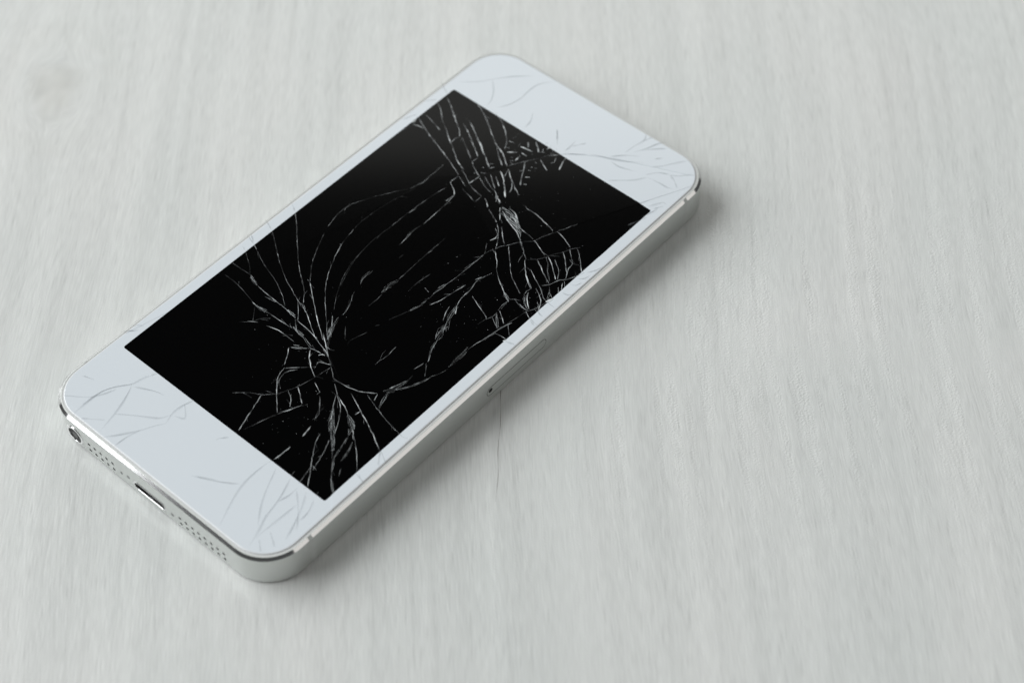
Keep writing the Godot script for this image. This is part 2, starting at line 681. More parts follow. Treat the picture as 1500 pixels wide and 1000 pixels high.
	for i in 20:
		var a0 := TAU * i / 20.0
		var a1 := TAU * (i + 1) / 20.0
		var pc := Vector2(-5.8, 3.35)
		tri(pin, p3(HALF_W + 0.035, pc.x, pc.y), p3(HALF_W + 0.035, pc.x + cos(a0) * 0.52, pc.y + sin(a0) * 0.52), p3(HALF_W + 0.035, pc.x + cos(a1) * 0.52, pc.y + sin(a1) * 0.52), n3(1, 0, 0), n3(1, 0, 0), n3(1, 0, 0))
	part("pin_hole", pin, M.dark, to)


func make_glass() -> void:
	var st := start()
	band(st, Vector2(GLASS_INSET, 6.7), Vector2(GLASS_INSET, 7.4))
	band(st, Vector2(GLASS_INSET, 7.4), Vector2(GLASS_INSET + 0.06, 7.52))
	band(st, Vector2(GLASS_INSET + 0.06, 7.52), Vector2(GLASS_INSET + 0.2, 7.575))
	front = part("front_glass", st, M.white_edge, phone)
	shards = [loop_points(GLASS_INSET + 0.2)]
	cut([-14.56, 12.01, -12.58, 20.01, -11.75, 24.64, -6.92, 29.31, -3.45, 34.52, -1.23, 39.17, 0.30, 41.74, 1.14, 43.46, 4.59, 46.94, 11.59, 51.23, 18.01, 54.03])
	cut([-26.17, -17.43, -20.94, -17.44, -9.86, -18.97, -5.72, -20.39, -0.05, -22.33, 7.01, -23.98, 11.27, -27.08, 15.03, -32.28, 19.49, -36.28, 25.51, -42.55])
	cut([4.57, -6.93, 8.76, -1.77, 8.55, 4.47, 8.88, 10.60, 8.89, 15.62, 10.87, 21.25, 13.89, 24.33, 15.67, 28.89, 17.38, 32.96, 20.71, 40.09])
	cut([8.06, -24.52, 12.04, -24.37, 16.60, -22.05, 18.24, -18.80, 21.29, -13.07, 22.99, -5.77, 23.18, 2.24, 24.03, 6.21, 27.39, 15.88, 26.40, 24.61])
	cut([-11.04, -11.35, -4.72, -16.05, 0.61, -19.63, 4.69, -21.81])
	cut([-25.18, 32.71, -21.73, 31.83, -14.24, 29.94, -8.50, 27.45, 6.27, 20.54, 10.97, 17.19, 20.07, 9.77, 25.72, 8.11])
	for i in shards.size():
		var c := Vector2.ZERO
		for q in shards[i]:
			c += q / shards[i].size()
		var back := 0.003 if c.y > 36.0 else 0.0
		tilts.append([c, 0.666 * back + rng.randf_range(-1, 1) * 0.0014, -0.746 * back + rng.randf_range(-1, 1) * 0.0014, rng.randf_range(0.0, 0.02), Vector2(rng.randf_range(-1, 1), rng.randf_range(-1, 1)) * 0.1])
	for i in shards.size():
		var sh: Vector2 = tilts[i][4]
		var box := PackedVector2Array()
		for k in 4:                                           # the display window, with slightly rounded corners
			var cc: Vector2 = [SCREEN.end, Vector2(SCREEN.position.x, SCREEN.end.y), SCREEN.position, Vector2(SCREEN.end.x, SCREEN.position.y)][k]
			var inw := Vector2(-signf(cc.x), -signf(cc.y)) * 0.42
			for e in 6:
				var a := (k + e / 5.0) * PI / 2.0
				box.append(cc + inw + Vector2(cos(a), sin(a)) * 0.42 + sh)
		for q in Geometry2D.intersect_polygons(shards[i], box):
			if not Geometry2D.triangulate_polygon(q).is_empty():
				shard_mesh("screen_shard", q, i, M.screen, 0.0, front)
		for q in Geometry2D.clip_polygons(shards[i], box):
			if not Geometry2D.triangulate_polygon(q).is_empty():
				shard_mesh("border_shard", q, i, M.white, 0.0, front)


func area_light(called: String, at: Vector3, look: Vector3, size: Vector2, energy: float, color: Color) -> void:
	var l := AreaLight3D.new()
	l.name = called
	l.area_size = size
	l.light_energy = energy
	l.light_color = color
	l.shadow_enabled = true
	l.area_range = 6.0
	l.area_normalize_energy = false
	add_child(l)
	l.look_at_from_position(at, look, Vector3.UP if absf((look - at).normalized().y) < 0.98 else Vector3.FORWARD)


func _ready() -> void:
	rng.seed = 20260
	# camera
	var cam := Camera3D.new()
	cam.name = "camera"
	cam.transform = Transform3D(Basis(Vector3(0.99992971, -0.00747342, 0.00920465), Vector3(0.01185654, 0.63027608, -0.77628055), Vector3(0.0, 0.77633512, 0.63032038)), Vector3(0.02202875, 0.27896603, 0.2362333)).orthonormalized()
	var lens := CameraAttributesPhysical.new()
	lens.frustum_focal_length = 67.165
	lens.frustum_focus_distance = 0.352
	lens.frustum_near = 0.02
	lens.frustum_far = 20.0
	lens.exposure_aperture = 15.0
	cam.attributes = lens
	add_child(cam)
	print("fov ", cam.fov, " near ", cam.near, " far ", cam.far)
	# the room's dim surroundings and the lamps' exposure
	var env := Environment.new()
	env.background_mode = Environment.BG_COLOR
	env.background_color = Color(0.28, 0.285, 0.285)
	env.tonemap_mode = Environment.TONE_MAPPER_LINEAR
	env.tonemap_exposure = 1.13
	env.sdfgi_enabled = true
	env.ssao_enabled = true
	env.ssil_enabled = true
	var we := WorldEnvironment.new()
	we.name = "surroundings"
	we.environment = env
	add_child(we)
	# soft window-like light from the upper left, a weak one from behind, a broad weak one overhead
	area_light("window_light", Vector3(-2.1, 1.72, -0.5), Vector3(0, 0, 0), Vector2(3.0, 2.35), 1.36, Color(0.985, 0.995, 1.0))
	area_light("rear_light", Vector3(0.0, 1.33, -1.9), Vector3(0, 0, 0), Vector2(2.4, 0.8), 0.36, Color(1.0, 1.0, 0.98))
	area_light("ceiling_light", Vector3(0.8, 2.1, 0.45), Vector3(0.05, 0, 0), Vector2(1.8, 1.8), 0.15, Color(1.0, 0.995, 0.985))
	area_light("right_fill", Vector3(1.4, 0.6, 0.35), Vector3(0, 0, 0), Vector2(1.2, 0.8), 0.2, Color(1.0, 0.99, 0.97))

	M.aluminium = metal(Color(0.85, 0.86, 0.85), 0.46)
	M.aluminium.metallic = 0.85
	M.polished = metal(Color(0.9, 0.9, 0.9), 0.1)
	M.bright_hole = metal(Color(0.8, 0.8, 0.8), 0.3)
	M.screw = metal(Color(0.5, 0.5, 0.5), 0.3)
	M.gasket = plain(Color(0.8, 0.805, 0.8), 0.5)
	M.gasket_light = plain(Color(0.8, 0.81, 0.8), 0.45)
	M.dark = plain(Color(0.03, 0.03, 0.032), 0.6)
	M.white = plain(Color(0.855, 0.88, 0.9), 0.1)
	M.white_edge = plain(Color(0.88, 0.89, 0.895), 0.2)
	M.screen = plain(Color(0.003, 0.003, 0.004), 0.1, 0.3)
	for k in ["fracture", "border_fracture"]:
		var m := plain(Color(0.93, 0.95, 0.955) if k == "fracture" else Color(0.62, 0.645, 0.66), 0.3)
		m.transparency = BaseMaterial3D.TRANSPARENCY_ALPHA
		m.vertex_color_use_as_albedo = true
		M[k] = m

	make_table()
	phone = Node3D.new()
	phone.name = "phone"
	phone.rotation.y = deg_to_rad(-41.742667)
	phone.set_meta("label", "white and silver smartphone with a shattered black screen, lying face up")
	phone.set_meta("category", "phone")
	add_child(phone)
	make_body()
	make_glass()
	trace_cracks()
	scatter_dust()


# powdered glass round the places that were hit
func scatter_dust() -> void:
	var st := start()
	for k in 240:
		var c: Vector2 = HITS[k % HITS.size()]
		var q := c + Vector2(rng.randfn(), rng.randfn()) * rng.randf_range(2.0, 9.0)
		if not SCREEN.grow(-0.6).has_point(q):
			continue
		var z := glass_z(q) + 0.03
		var r := rng.randf_range(0.02, 0.055) * (1.7 if rng.randf() < 0.12 else 1.0)
		var a := rng.randf() * TAU
		var v: Array = []
		for i in 3:
			v.append(p3(q.x + cos(a + i * 2.1) * r * rng.randf_range(0.6, 1.3), q.y + sin(a + i * 2.1) * r, z))
		st.set_color(Color(1, 1, 1, rng.randf_range(0.15, 0.8)))
		tri(st, v[0], v[1], v[2], Vector3.UP, Vector3.UP, Vector3.UP)
	part("glass_dust", st, M.fracture, front).set_meta("kind", "stuff")


# where the fractures run, in the phone's own millimetres (x across, y along)
func trace_cracks() -> void:
	crack(0.24, 0.42, [-25.73, 34.28, -22.60, 32.85, -18.96, 31.49, -14.25, 29.91, -11.06, 28.67, -8.63, 27.60])
	crack(0.39, 0.50, [-25.56, 32.15, -24.13, 32.56, -22.77, 32.71])
	crack(0.26, 0.36, [-25.48, 35.95, -23.19, 35.43, -19.95, 34.52])
	crack(0.26, 0.32, [-25.92, 40.19, -23.80, 38.87, -21.63, 36.99, -19.14, 35.42, -17.06, 33.95, -14.33, 32.25, -11.42, 30.35, -8.82, 29.41])
	crack(0.32, 0.50, [-25.16, 42.32, -22.84, 40.95, -20.42, 39.27, -18.53, 38.01, -17.15, 37.14, -15.81, 35.84])
	crack(0.39, 0.50, [-15.71, 35.72, -16.06, 34.81, -15.89, 33.32])
	crack(0.26, 0.22, [-15.27, 35.89, -12.76, 34.41, -9.86, 32.49])
	crack(0.26, 0.40, [-17.82, 39.03, -15.11, 37.67, -12.38, 35.95, -9.20, 33.87])
	crack(0.26, 0.40, [-8.99, 33.64, -9.19, 32.07])
	crack(0.29, 0.45, [-16.65, 40.04, -13.53, 38.21, -11.02, 36.72, -8.33, 35.01, -5.67, 33.32])
	crack(0.37, 0.55, [-12.99, 37.87, -11.02, 36.72, -8.51, 35.06])
	crack(0.26, 0.40, [-20.21, 45.32, -17.50, 44.30, -13.77, 42.11, -10.26, 39.81, -8.34, 38.63, -6.30, 37.97, -4.01, 36.34, -2.97, 35.65])
	crack(0.32, 0.50, [-8.34, 38.63, -6.20, 37.85, -4.18, 36.60])
	crack(0.26, 0.38, [-14.77, 45.40, -12.39, 44.54, -9.75, 42.70, -7.87, 41.06, -6.58, 38.94])
	crack(0.29, 0.34, [-7.93, 38.17, -5.99, 36.63, -3.90, 35.24])
	crack(0.32, 0.35, [-7.96, 34.93, -6.51, 33.79, -5.55, 33.03])
	crack(0.26, 0.40, [-6.41, 33.67, -5.65, 34.45])
	crack(0.26, 0.40, [-5.50, 32.87, -4.72, 33.95])
	crack(0.26, 0.40, [-9.29, 32.19, -7.19, 30.82, -5.34, 30.05])
	crack(0.26, 0.60, [-5.34, 30.05, -5.70, 27.39])
	crack(0.26, 0.45, [-5.70, 27.39, -7.66, 28.44, -9.15, 29.13])
	crack(0.32, 0.60, [-8.53, 27.49, -8.74, 25.16])
	crack(0.37, 0.75, [-8.74, 25.16, -7.05, 24.27, -5.71, 23.10])
	crack(0.37, 0.75, [-5.71, 23.10, -5.91, 20.80])
	crack(0.26, 0.40, [-8.35, 27.45, -5.67, 26.24])
	crack(0.24, 0.28, [-5.76, 25.39, -3.61, 24.92, -1.63, 24.31])
	crack(0.26, 0.32, [-5.50, 27.17, -3.42, 26.62, -1.48, 26.37])
	crack(0.21, 0.30, [-1.48, 26.37, -1.47, 24.45])
	crack(0.21, 0.32, [-5.24, 29.94, -2.75, 28.76, -0.97, 28.36])
	crack(0.21, 0.32, [-4.53, 30.75, -1.94, 29.46, -0.16, 29.06])
	crack(0.26, 0.45, [-4.11, 31.90, -0.90, 29.58])
	crack(0.26, 0.40, [-2.90, 32.16, -0.65, 30.58])
	crack(0.32, 0.75, [-3.24, 33.84, -1.37, 32.69, 0.75, 30.61, 2.18, 29.14])
	crack(0.24, 0.50, [-2.41, 35.34, -1.60, 33.28])
	crack(0.24, 0.38, [-2.41, 35.34, -0.23, 33.67, 1.62, 32.54, 3.81, 31.32])
	crack(0.26, 0.60, [0.63, 32.85, 1.60, 31.74, 1.97, 30.51])
	crack(0.34, 0.90, [-0.60, 26.35, 0.22, 25.91, 1.15, 25.18])
	crack(0.99, 0.90, [0.46, 25.54, 1.34, 24.96])
	crushed(0.66, 0.70, 9, [-0.51, 29.14, 0.97, 28.10, 2.53, 27.14])
	crack(0.21, 0.34, [-13.53, 18.68, -12.92, 21.16, -12.83, 23.58, -12.84, 27.73])
	crack(0.21, 0.20, [-9.08, 16.72, -8.90, 19.96, -8.39, 23.51])
	crack(0.39, 0.50, [-6.85, 30.12, -6.55, 30.11])
	crack(0.39, 0.40, [-6.63, 32.29, -6.28, 32.39])
	crack(0.39, 0.35, [-5.88, 30.97, -4.96, 31.56])
	crack(0.33, 0.44, [-7.71, 43.70, -7.00, 44.01])
	crack(0.29, 0.39, [-7.35, 42.17, -7.25, 43.18])
	crack(0.34, 0.47, [-7.47, 41.31, -6.14, 41.54])
	crack(0.32, 0.52, [-6.61, 39.47, -6.12, 39.89])
	crack(0.39, 0.59, [-5.66, 38.63, -4.18, 39.91])
	crack(0.37, 0.52, [-5.15, 40.27, -4.65, 39.95])
	crack(0.33, 0.52, [-4.98, 41.33, -5.26, 42.14])
	crack(0.42, 0.59, [-4.67, 41.59, -3.30, 41.87, -1.85, 42.07])
	crack(0.53, 0.65, [-4.25, 43.47, -3.37, 42.41])
	crack(0.45, 0.62, [-3.23, 44.66, -1.93, 43.66, -0.91, 42.73])
	crack(0.53, 0.59, [-0.83, 44.00, -0.29, 43.26])
	crack(0.34, 0.52, [-0.72, 42.89, 0.09, 43.44])
	crack(0.45, 0.62, [-0.12, 44.31, -0.19, 45.77])
	crack(0.34, 0.52, [-1.47, 45.26, -1.20, 45.95])
	crack(0.39, 0.72, [1.03, 44.09, 1.79, 44.45])
	crack(0.34, 0.59, [0.98, 44.65, 1.27, 45.82])
	crack(0.32, 0.45, [-3.29, 40.37, -1.95, 40.32])
	crack(0.39, 0.52, [-3.21, 39.54, -2.79, 39.30])
	crack(0.45, 0.52, [-4.14, 38.13, -3.74, 38.17])
	crack(0.32, 0.52, [-3.71, 37.15, -3.16, 37.63])
	crack(0.34, 0.52, [-3.14, 36.75, -2.70, 36.98])
	crack(0.45, 0.59, [-2.84, 37.76, -3.03, 39.09])
	crack(0.32, 0.45, [-1.63, 41.20, -1.41, 41.69])
	crack(0.37, 0.52, [0.73, 41.44, 2.25, 40.66, 3.70, 39.97])
	crack(0.39, 0.65, [2.63, 43.97, 3.26, 42.73])
	crack(0.39, 0.72, [3.26, 42.73, 2.93, 41.99])
	crack(0.33, 0.47, [4.09, 45.39, 4.64, 43.61, 5.32, 41.68])
	crack(0.34, 0.52, [-1.16, 38.91, 0.54, 36.22, 2.22, 33.55])
	crack(0.26, 0.45, [-0.40, 36.44, 0.09, 36.86])
	crack(0.39, 0.65, [1.56, 35.91, 2.30, 36.41])
	crack(0.39, 0.72, [2.56, 34.14, 3.12, 34.47])
	crack(0.45, 0.65, [0.38, 40.24, 0.78, 40.14])
	crack(0.39, 0.65, [0.74, 38.46, 0.83, 38.84])
	crack(0.32, 0.52, [1.30, 38.80, 1.67, 39.11])
	crack(0.32, 0.45, [0.75, 37.58, 1.25, 37.86])
	crack(0.26, 0.52, [-0.44, 37.59, 0.00, 37.82])
	crack(0.20, 0.26, [-2.99, 35.84, -1.18, 39.19, 0.31, 41.68, 1.22, 43.36, 3.84, 46.07])
	crushed(1.84, 0.85, 17, [3.37, 26.52, 5.60, 26.06, 8.25, 25.04, 10.86, 23.32])
	crushed(0.79, 0.70, 10, [5.86, 26.76, 7.70, 25.98, 9.58, 24.78])
	crack(0.26, 0.65, [4.26, 25.38, 5.27, 24.12])
	crushed(0.53, 0.70, 7, [11.27, 22.97, 12.72, 21.90, 14.43, 20.61])
	crack(0.39, 0.55, [14.20, 20.87, 14.55, 20.35])
	crack(0.21, 0.40, [14.43, 20.61, 15.92, 19.61])
	crack(0.21, 0.40, [10.17, 24.82, 13.95, 24.26, 17.88, 22.68])
	crack(0.39, 0.50, [13.87, 24.24, 14.08, 24.28])
	crack(0.21, 0.28, [1.84, 24.72, 5.42, 23.07])
	crack(0.34, 0.50, [5.66, 22.80, 7.27, 21.38, 7.83, 19.76, 7.49, 18.77])
	crack(0.26, 0.60, [7.74, 20.85, 9.17, 18.83, 9.67, 17.88])
	crack(0.32, 0.65, [9.71, 17.83, 10.01, 18.87, 10.44, 19.56])
	crack(0.26, 0.35, [6.83, 22.87, 9.13, 20.65, 10.25, 19.77])
	crack(0.26, 0.50, [7.49, 18.77, 8.21, 20.32])
	crack(0.18, 0.34, [8.62, 10.12, 8.80, 13.00, 8.90, 15.61, 9.67, 17.88])
	crack(0.17, 0.26, [10.58, 19.59, 12.26, 22.43, 13.95, 24.26, 14.33, 25.62, 15.68, 28.88])
	crack(0.17, 0.30, [15.68, 28.88, 16.58, 31.06, 17.40, 32.94])
	crack(0.21, 0.35, [8.90, 15.61, 8.06, 16.95, 7.46, 17.82])
	crack(0.26, 0.42, [9.82, 17.55, 12.39, 15.20, 13.75, 13.65, 16.59, 11.61, 18.50, 10.60, 20.08, 9.76])
	crushed(0.66, 0.80, 9, [17.77, 10.85, 19.04, 10.18, 20.32, 9.61])
	crack(0.26, 0.34, [11.08, 20.02, 14.02, 17.06, 16.25, 14.91, 18.71, 13.45, 20.62, 12.43])
	crack(0.29, 0.70, [15.72, 19.44, 17.84, 17.19, 19.70, 15.64, 21.28, 14.78])
	crushed(0.39, 0.70, 6, [18.61, 16.50, 20.01, 15.47, 21.32, 14.82])
	crushed(0.39, 0.70, 5, [21.28, 14.78, 21.11, 13.74, 21.42, 12.68])
	crushed(0.79, 0.70, 11, [21.42, 12.68, 22.92, 11.34, 24.29, 10.54])
	crack(0.26, 0.50, [21.56, 13.69, 22.68, 12.00, 24.27, 10.75])
	crack(0.32, 0.40, [15.19, 18.07, 14.81, 19.11, 14.63, 20.10])
	crack(0.26, 0.32, [18.08, 18.30, 20.32, 17.08, 22.86, 15.70, 24.55, 14.51, 25.48, 14.21])
	crack(0.26, 0.50, [21.96, 15.37, 23.22, 14.68, 24.60, 13.67, 25.71, 11.99])
	crack(0.32, 0.45, [17.48, 20.96, 19.09, 20.08, 20.60, 19.12, 23.03, 17.85])
	crushed(0.39, 0.65, 6, [18.34, 22.62, 19.72, 21.53, 20.74, 20.14, 22.80, 18.32])
	crack(0.34, 0.50, [18.49, 22.97, 20.21, 21.95, 23.34, 19.47])
	crack(0.32, 0.45, [20.03, 23.16, 22.07, 21.75, 22.96, 20.71, 23.64, 19.50])
	crack(0.26, 0.60, [19.97, 25.63, 21.49, 24.43, 23.15, 22.68, 24.00, 22.06, 24.70, 20.64])
	crack(0.20, 0.30, [7.23, 29.62, 10.23, 29.59, 14.97, 28.50])
	crack(0.24, 0.50, [15.68, 28.88, 17.69, 28.52, 20.17, 27.41])
	crack(0.26, 0.50, [20.39, 27.14, 22.15, 25.46, 23.24, 24.57, 23.42, 23.14, 24.34, 21.46])
	crack(0.26, 0.40, [22.12, 24.97, 23.24, 24.57])
	crack(0.21, 0.35, [23.24, 24.57, 24.34, 25.06])
	crack(0.24, 0.45, [21.43, 28.13, 23.65, 26.29, 25.82, 24.09])
	crack(0.32, 0.65, [24.57, 25.27, 25.86, 24.12])
	crack(0.16, 0.38, [16.01, 19.69, 17.47, 21.18, 18.30, 22.59, 19.03, 24.13, 19.97, 25.63, 20.50, 27.01, 21.69, 28.63])
	crack(0.26, 0.50, [22.20, 16.47, 23.25, 17.60, 23.59, 18.78, 24.03, 19.84, 24.89, 20.81, 25.98, 23.10, 26.32, 24.29])
	crushed(0.46, 0.70, 7, [23.18, 17.76, 24.55, 16.27, 25.31, 14.72])
	crack(0.26, 0.60, [24.55, 16.27, 25.91, 15.46])
	crack(0.34, 0.70, [25.48, 14.21, 26.05, 15.49])
	crack(0.29, 0.60, [24.86, 19.66, 25.79, 18.24])
	crack(0.26, 0.50, [24.93, 20.17, 26.10, 18.86])
	crack(0.26, 0.45, [24.93, 18.38, 25.80, 17.36])
	crack(0.21, 0.40, [24.73, 23.59, 25.41, 22.83])
	crushed(0.39, 0.50, 7, [20.73, 10.76, 22.18, 10.25, 23.71, 10.04, 24.61, 10.17])
	crack(0.26, 0.36, [24.50, 10.29, 25.22, 11.78, 25.70, 13.95])
	crack(0.34, 0.65, [24.32, 9.92, 25.16, 9.34, 26.02, 9.00])
	crack(0.26, 0.50, [25.04, 11.41, 25.87, 11.03])
	crack(0.29, 0.60, [25.09, 12.33, 26.03, 11.61])
	crack(0.21, 0.25, [19.96, 10.09, 20.73, 10.76, 21.72, 11.17])
	crushed(0.39, 0.55, 6, [20.08, 9.76, 20.10, 8.01, 20.43, 6.11])
	crushed(0.66, 0.55, 9, [20.22, 6.15, 21.73, 4.63, 23.13, 3.25])
	crack(0.26, 0.50, [20.48, 6.81, 21.75, 5.95, 23.12, 4.97])
	crack(0.26, 0.45, [20.41, 4.79, 21.88, 3.90, 23.02, 3.37])
	crack(0.24, 0.36, [14.32, 6.10, 16.42, 5.27, 19.55, 4.05, 19.99, 3.56])
	crack(0.21, 0.32, [19.88, 3.68, 20.41, 4.79, 20.43, 6.11])
	crushed(0.46, 0.55, 8, [22.88, -0.81, 22.97, 0.97, 23.19, 2.23, 23.47, 4.19])
	crack(0.26, 0.50, [23.33, 3.21, 23.63, 4.77, 24.09, 6.15])
	crack(0.47, 0.70, [23.91, 5.22, 24.13, 6.10])
	crack(0.18, 0.20, [23.36, 4.31, 23.97, 7.44, 24.23, 9.83])
	crack(0.26, 0.60, [23.39, 2.19, 24.67, 2.45, 25.96, 2.49])
	crack(0.20, 0.45, [23.91, 5.22, 25.81, 3.43])
	crack(0.26, 0.30, [13.05, 5.22, 13.03, 6.76, 12.42, 9.35, 12.71, 10.95, 13.20, 12.73])
	crack(0.39, 0.45, [12.00, 9.44, 12.44, 10.49])
	crack(0.20, 0.30, [1.28, -8.26, 1.28, -6.06, 1.09, -4.01])
	crack(0.20, 0.32, [1.03, -0.05, 0.89, 2.54, 0.65, 7.33, 0.59, 13.74])
	crushed(1.18, 0.55, 15, [0.92, -4.38, 0.70, -2.12, 1.02, -0.15])
	crack(0.20, 0.28, [4.34, -0.76, 4.27, 2.31, 4.65, 5.11])
	crack(0.24, 0.40, [8.60, 0.27, 8.43, 2.34, 8.57, 4.46, 8.83, 7.59, 8.89, 10.58, 9.02, 15.48])
	crushed(0.53, 0.55, 9, [7.72, -4.36, 8.39, -2.11, 8.49, 0.39])
	crushed(0.79, 0.50, 9, [8.27, 1.76, 8.25, 3.29, 8.53, 4.87])
	crack(0.18, 0.16, [6.44, -8.16, 7.10, -6.29, 7.76, -4.41])
	crack(0.24, 0.36, [9.72, -0.74, 10.45, 1.65, 11.02, 4.80, 11.44, 7.38])
	crack(0.32, 0.40, [9.93, 2.97, 10.83, 3.88])
	crushed(0.53, 0.42, 6, [12.00, 9.44, 12.80, 11.25])
	crack(0.26, 0.38, [6.08, 1.86, 7.47, 1.50])
	crack(0.26, 0.45, [12.92, 6.89, 12.97, 4.93, 13.54, 2.78, 14.81, 0.82])
	crushed(1.05, 0.50, 12, [13.40, 3.32, 14.11, 0.65, 14.90, -1.71])
	crushed(1.84, 0.55, 20, [14.84, -0.90, 15.65, -3.65, 16.43, -5.97])
	crushed(0.79, 0.65, 12, [16.43, -5.97, 17.07, -7.96, 18.56, -10.67])
	crack(0.21, 0.42, [12.73, 1.42, 13.38, -0.42, 14.20, -1.88])
	crushed(1.05, 0.50, 14, [22.33, -9.28, 22.30, -7.23, 22.17, -5.24, 21.76, -3.48])
	crack(0.26, 0.46, [22.19, -3.96, 22.37, -2.11, 22.83, -0.00, 23.30, 2.11])
	crack(0.32, 0.42, [17.97, -13.48, 18.24, -11.78])
	crack(0.20, 0.30, [18.60, -11.26, 19.37, -12.27])
	crack(0.53, 0.40, [5.55, -10.88, 5.97, -10.30])
	crack(0.24, 0.42, [11.91, -17.68, 11.80, -16.31, 12.08, -14.81, 11.85, -12.05])
	crack(0.21, 0.36, [11.80, -16.31, 11.07, -14.84, 10.99, -13.85])
	crack(0.26, 0.36, [-4.91, 6.43, -4.97, 8.01, -5.18, 10.15])
	crack(0.26, 0.36, [-2.64, 4.03, -2.53, 5.04])
	crack(0.39, 0.30, [5.00, 8.35, 5.10, 8.62])
	crack(0.39, 0.30, [5.23, 9.05, 5.38, 9.31])
	crack(0.39, 0.30, [5.41, 11.35, 5.53, 11.68])
	crack(0.34, 0.30, [5.63, 12.19, 5.73, 12.54])
	crack(0.24, 0.38, [-26.13, -0.39, -23.88, -2.24, -20.24, -5.66, -15.25, -10.06, -12.33, -12.05, -10.18, -13.76, -8.41, -15.77])
	crack(0.39, 0.50, [-26.13, -0.39, -24.72, -1.55])
	crack(0.39, 0.50, [-26.29, -6.68, -25.14, -7.32])
	crack(0.20, 0.26, [-24.97, -7.41, -21.11, -10.10, -17.79, -12.26, -14.57, -13.98])
	crack(0.34, 0.50, [-15.13, -13.79, -13.12, -14.51, -10.88, -15.47])
	crack(0.24, 0.42, [-11.00, -15.35, -9.66, -15.96, -8.68, -16.22])
	crushed(0.66, 0.80, 10, [-9.01, -16.06, -7.82, -16.35, -6.50, -16.96])
	crack(0.24, 0.50, [-6.62, -16.84, -3.61, -18.59, -0.97, -20.17])
	crack(0.26, 0.42, [-9.42, -16.20, -7.91, -17.52, -6.36, -19.23])
	crack(0.32, 0.45, [-26.20, -11.49, -24.56, -12.16])
	crack(0.20, 0.26, [-24.44, -12.28, -21.08, -13.73, -17.25, -14.95, -14.76, -15.94])
	crack(0.26, 0.46, [-14.76, -15.94, -12.50, -17.09, -10.54, -18.48])
	crack(0.18, 0.24, [-26.16, -17.44, -23.86, -17.50, -21.05, -17.34])
	crushed(0.66, 0.65, 9, [-21.00, -17.38, -19.67, -17.95, -18.12, -18.31])
	crack(0.32, 0.55, [-18.23, -18.27, -15.30, -18.63, -12.62, -18.74, -9.97, -18.86])
	crack(0.24, 0.50, [-15.10, -19.34, -13.85, -19.14, -12.38, -18.98])
	crushed(0.66, 0.85, 11, [-10.08, -18.75, -8.70, -18.87, -7.05, -19.18])
	crushed(0.39, 0.70, 6, [-7.21, -19.10, -5.71, -20.40, -4.69, -21.24])
	crack(0.24, 0.36, [-6.55, -19.40, -3.40, -19.69, -0.46, -20.15])
	crack(0.18, 0.24, [-24.44, -20.49, -22.15, -20.54, -20.07, -20.75, -18.20, -21.13, -15.78, -21.69])
	crack(0.34, 0.40, [-20.32, -21.01, -20.11, -20.65])
	crack(0.26, 0.46, [-15.88, -21.78, -13.42, -21.85, -11.13, -21.62, -7.99, -21.51, -5.30, -21.34])
	crushed(0.79, 0.60, 10, [-14.62, -21.93, -13.11, -21.80, -11.55, -21.63])
	crushed(0.66, 0.75, 10, [-5.74, -21.08, -4.17, -21.22, -2.43, -21.43])
	crack(0.20, 0.30, [-14.65, -22.26, -13.05, -24.15, -12.31, -25.03])
	crack(0.29, 0.50, [-13.19, -25.58, -11.43, -24.48])
	crack(0.20, 0.30, [-14.22, -26.68, -12.31, -25.03, -11.83, -23.75, -10.42, -22.31])
	crack(0.26, 0.50, [-9.69, -24.06, -7.16, -23.38, -5.09, -23.31, -3.22, -23.39])
	crack(0.18, 0.20, [-25.99, -13.85, -22.89, -15.75, -21.30, -17.10])
	crack(0.29, 0.55, [-11.02, -11.36, -8.01, -13.65, -4.71, -16.07, -1.91, -17.98, 0.62, -19.64])
	crack(0.20, 0.30, [-11.27, -11.12, -13.73, -8.29, -15.59, -5.33, -17.88, -0.82])
	crack(0.24, 0.34, [-19.40, 4.47, -19.49, 6.06, -19.17, 8.01])
	crack(0.24, 0.46, [-14.26, 3.72, -13.32, -0.60, -11.28, -5.27, -8.93, -9.11, -5.80, -12.63, -2.11, -15.99, 0.28, -18.23])
	crack(0.34, 0.40, [-13.68, -0.68, -13.18, -0.75])
	crack(0.17, 0.22, [-2.92, -13.21, -4.73, -10.82, -6.80, -7.26, -8.54, -2.90, -9.15, 0.70])
	crushed(1.32, 0.75, 22, [1.55, -19.27, 0.20, -17.44, -0.60, -15.55])
	crack(0.29, 0.70, [-0.43, -16.27, -2.20, -14.33])
	crushed(0.66, 0.65, 8, [0.39, -17.28, -0.51, -15.47, -0.97, -13.92])
	crushed(0.53, 0.55, 8, [-0.90, -13.64, -1.05, -12.03, -1.87, -10.11, -3.30, -7.36])
	crack(0.26, 0.40, [-3.72, -5.28, -4.12, -4.50])
	crack(0.17, 0.18, [1.47, -14.62, 3.43, -16.79])
	crack(0.20, 0.28, [-18.54, 0.96, -19.40, 4.47, -19.45, 7.53, -18.32, 10.18, -16.44, 13.98, -12.97, 19.64])
	crack(0.17, 0.26, [-12.51, 21.51, -12.81, 24.19, -13.00, 27.99])
	crushed(0.66, 0.45, 8, [-13.02, 20.09, -12.74, 21.55, -12.76, 23.35])
	crack(0.26, 0.34, [-14.26, 3.72, -14.53, 5.13])
	crack(0.16, 0.14, [-14.53, 5.13, -14.55, 8.18, -14.15, 12.35, -13.33, 16.91, -12.72, 19.37])
	crack(0.18, 0.22, [-6.18, -8.07, -8.68, -1.65, -9.51, 4.08, -9.38, 8.87])
	crack(0.21, 0.34, [-9.38, 8.87, -9.29, 14.15, -8.95, 19.24, -8.47, 23.04])
	crack(0.29, 0.40, [-9.24, 13.72, -8.91, 15.68])
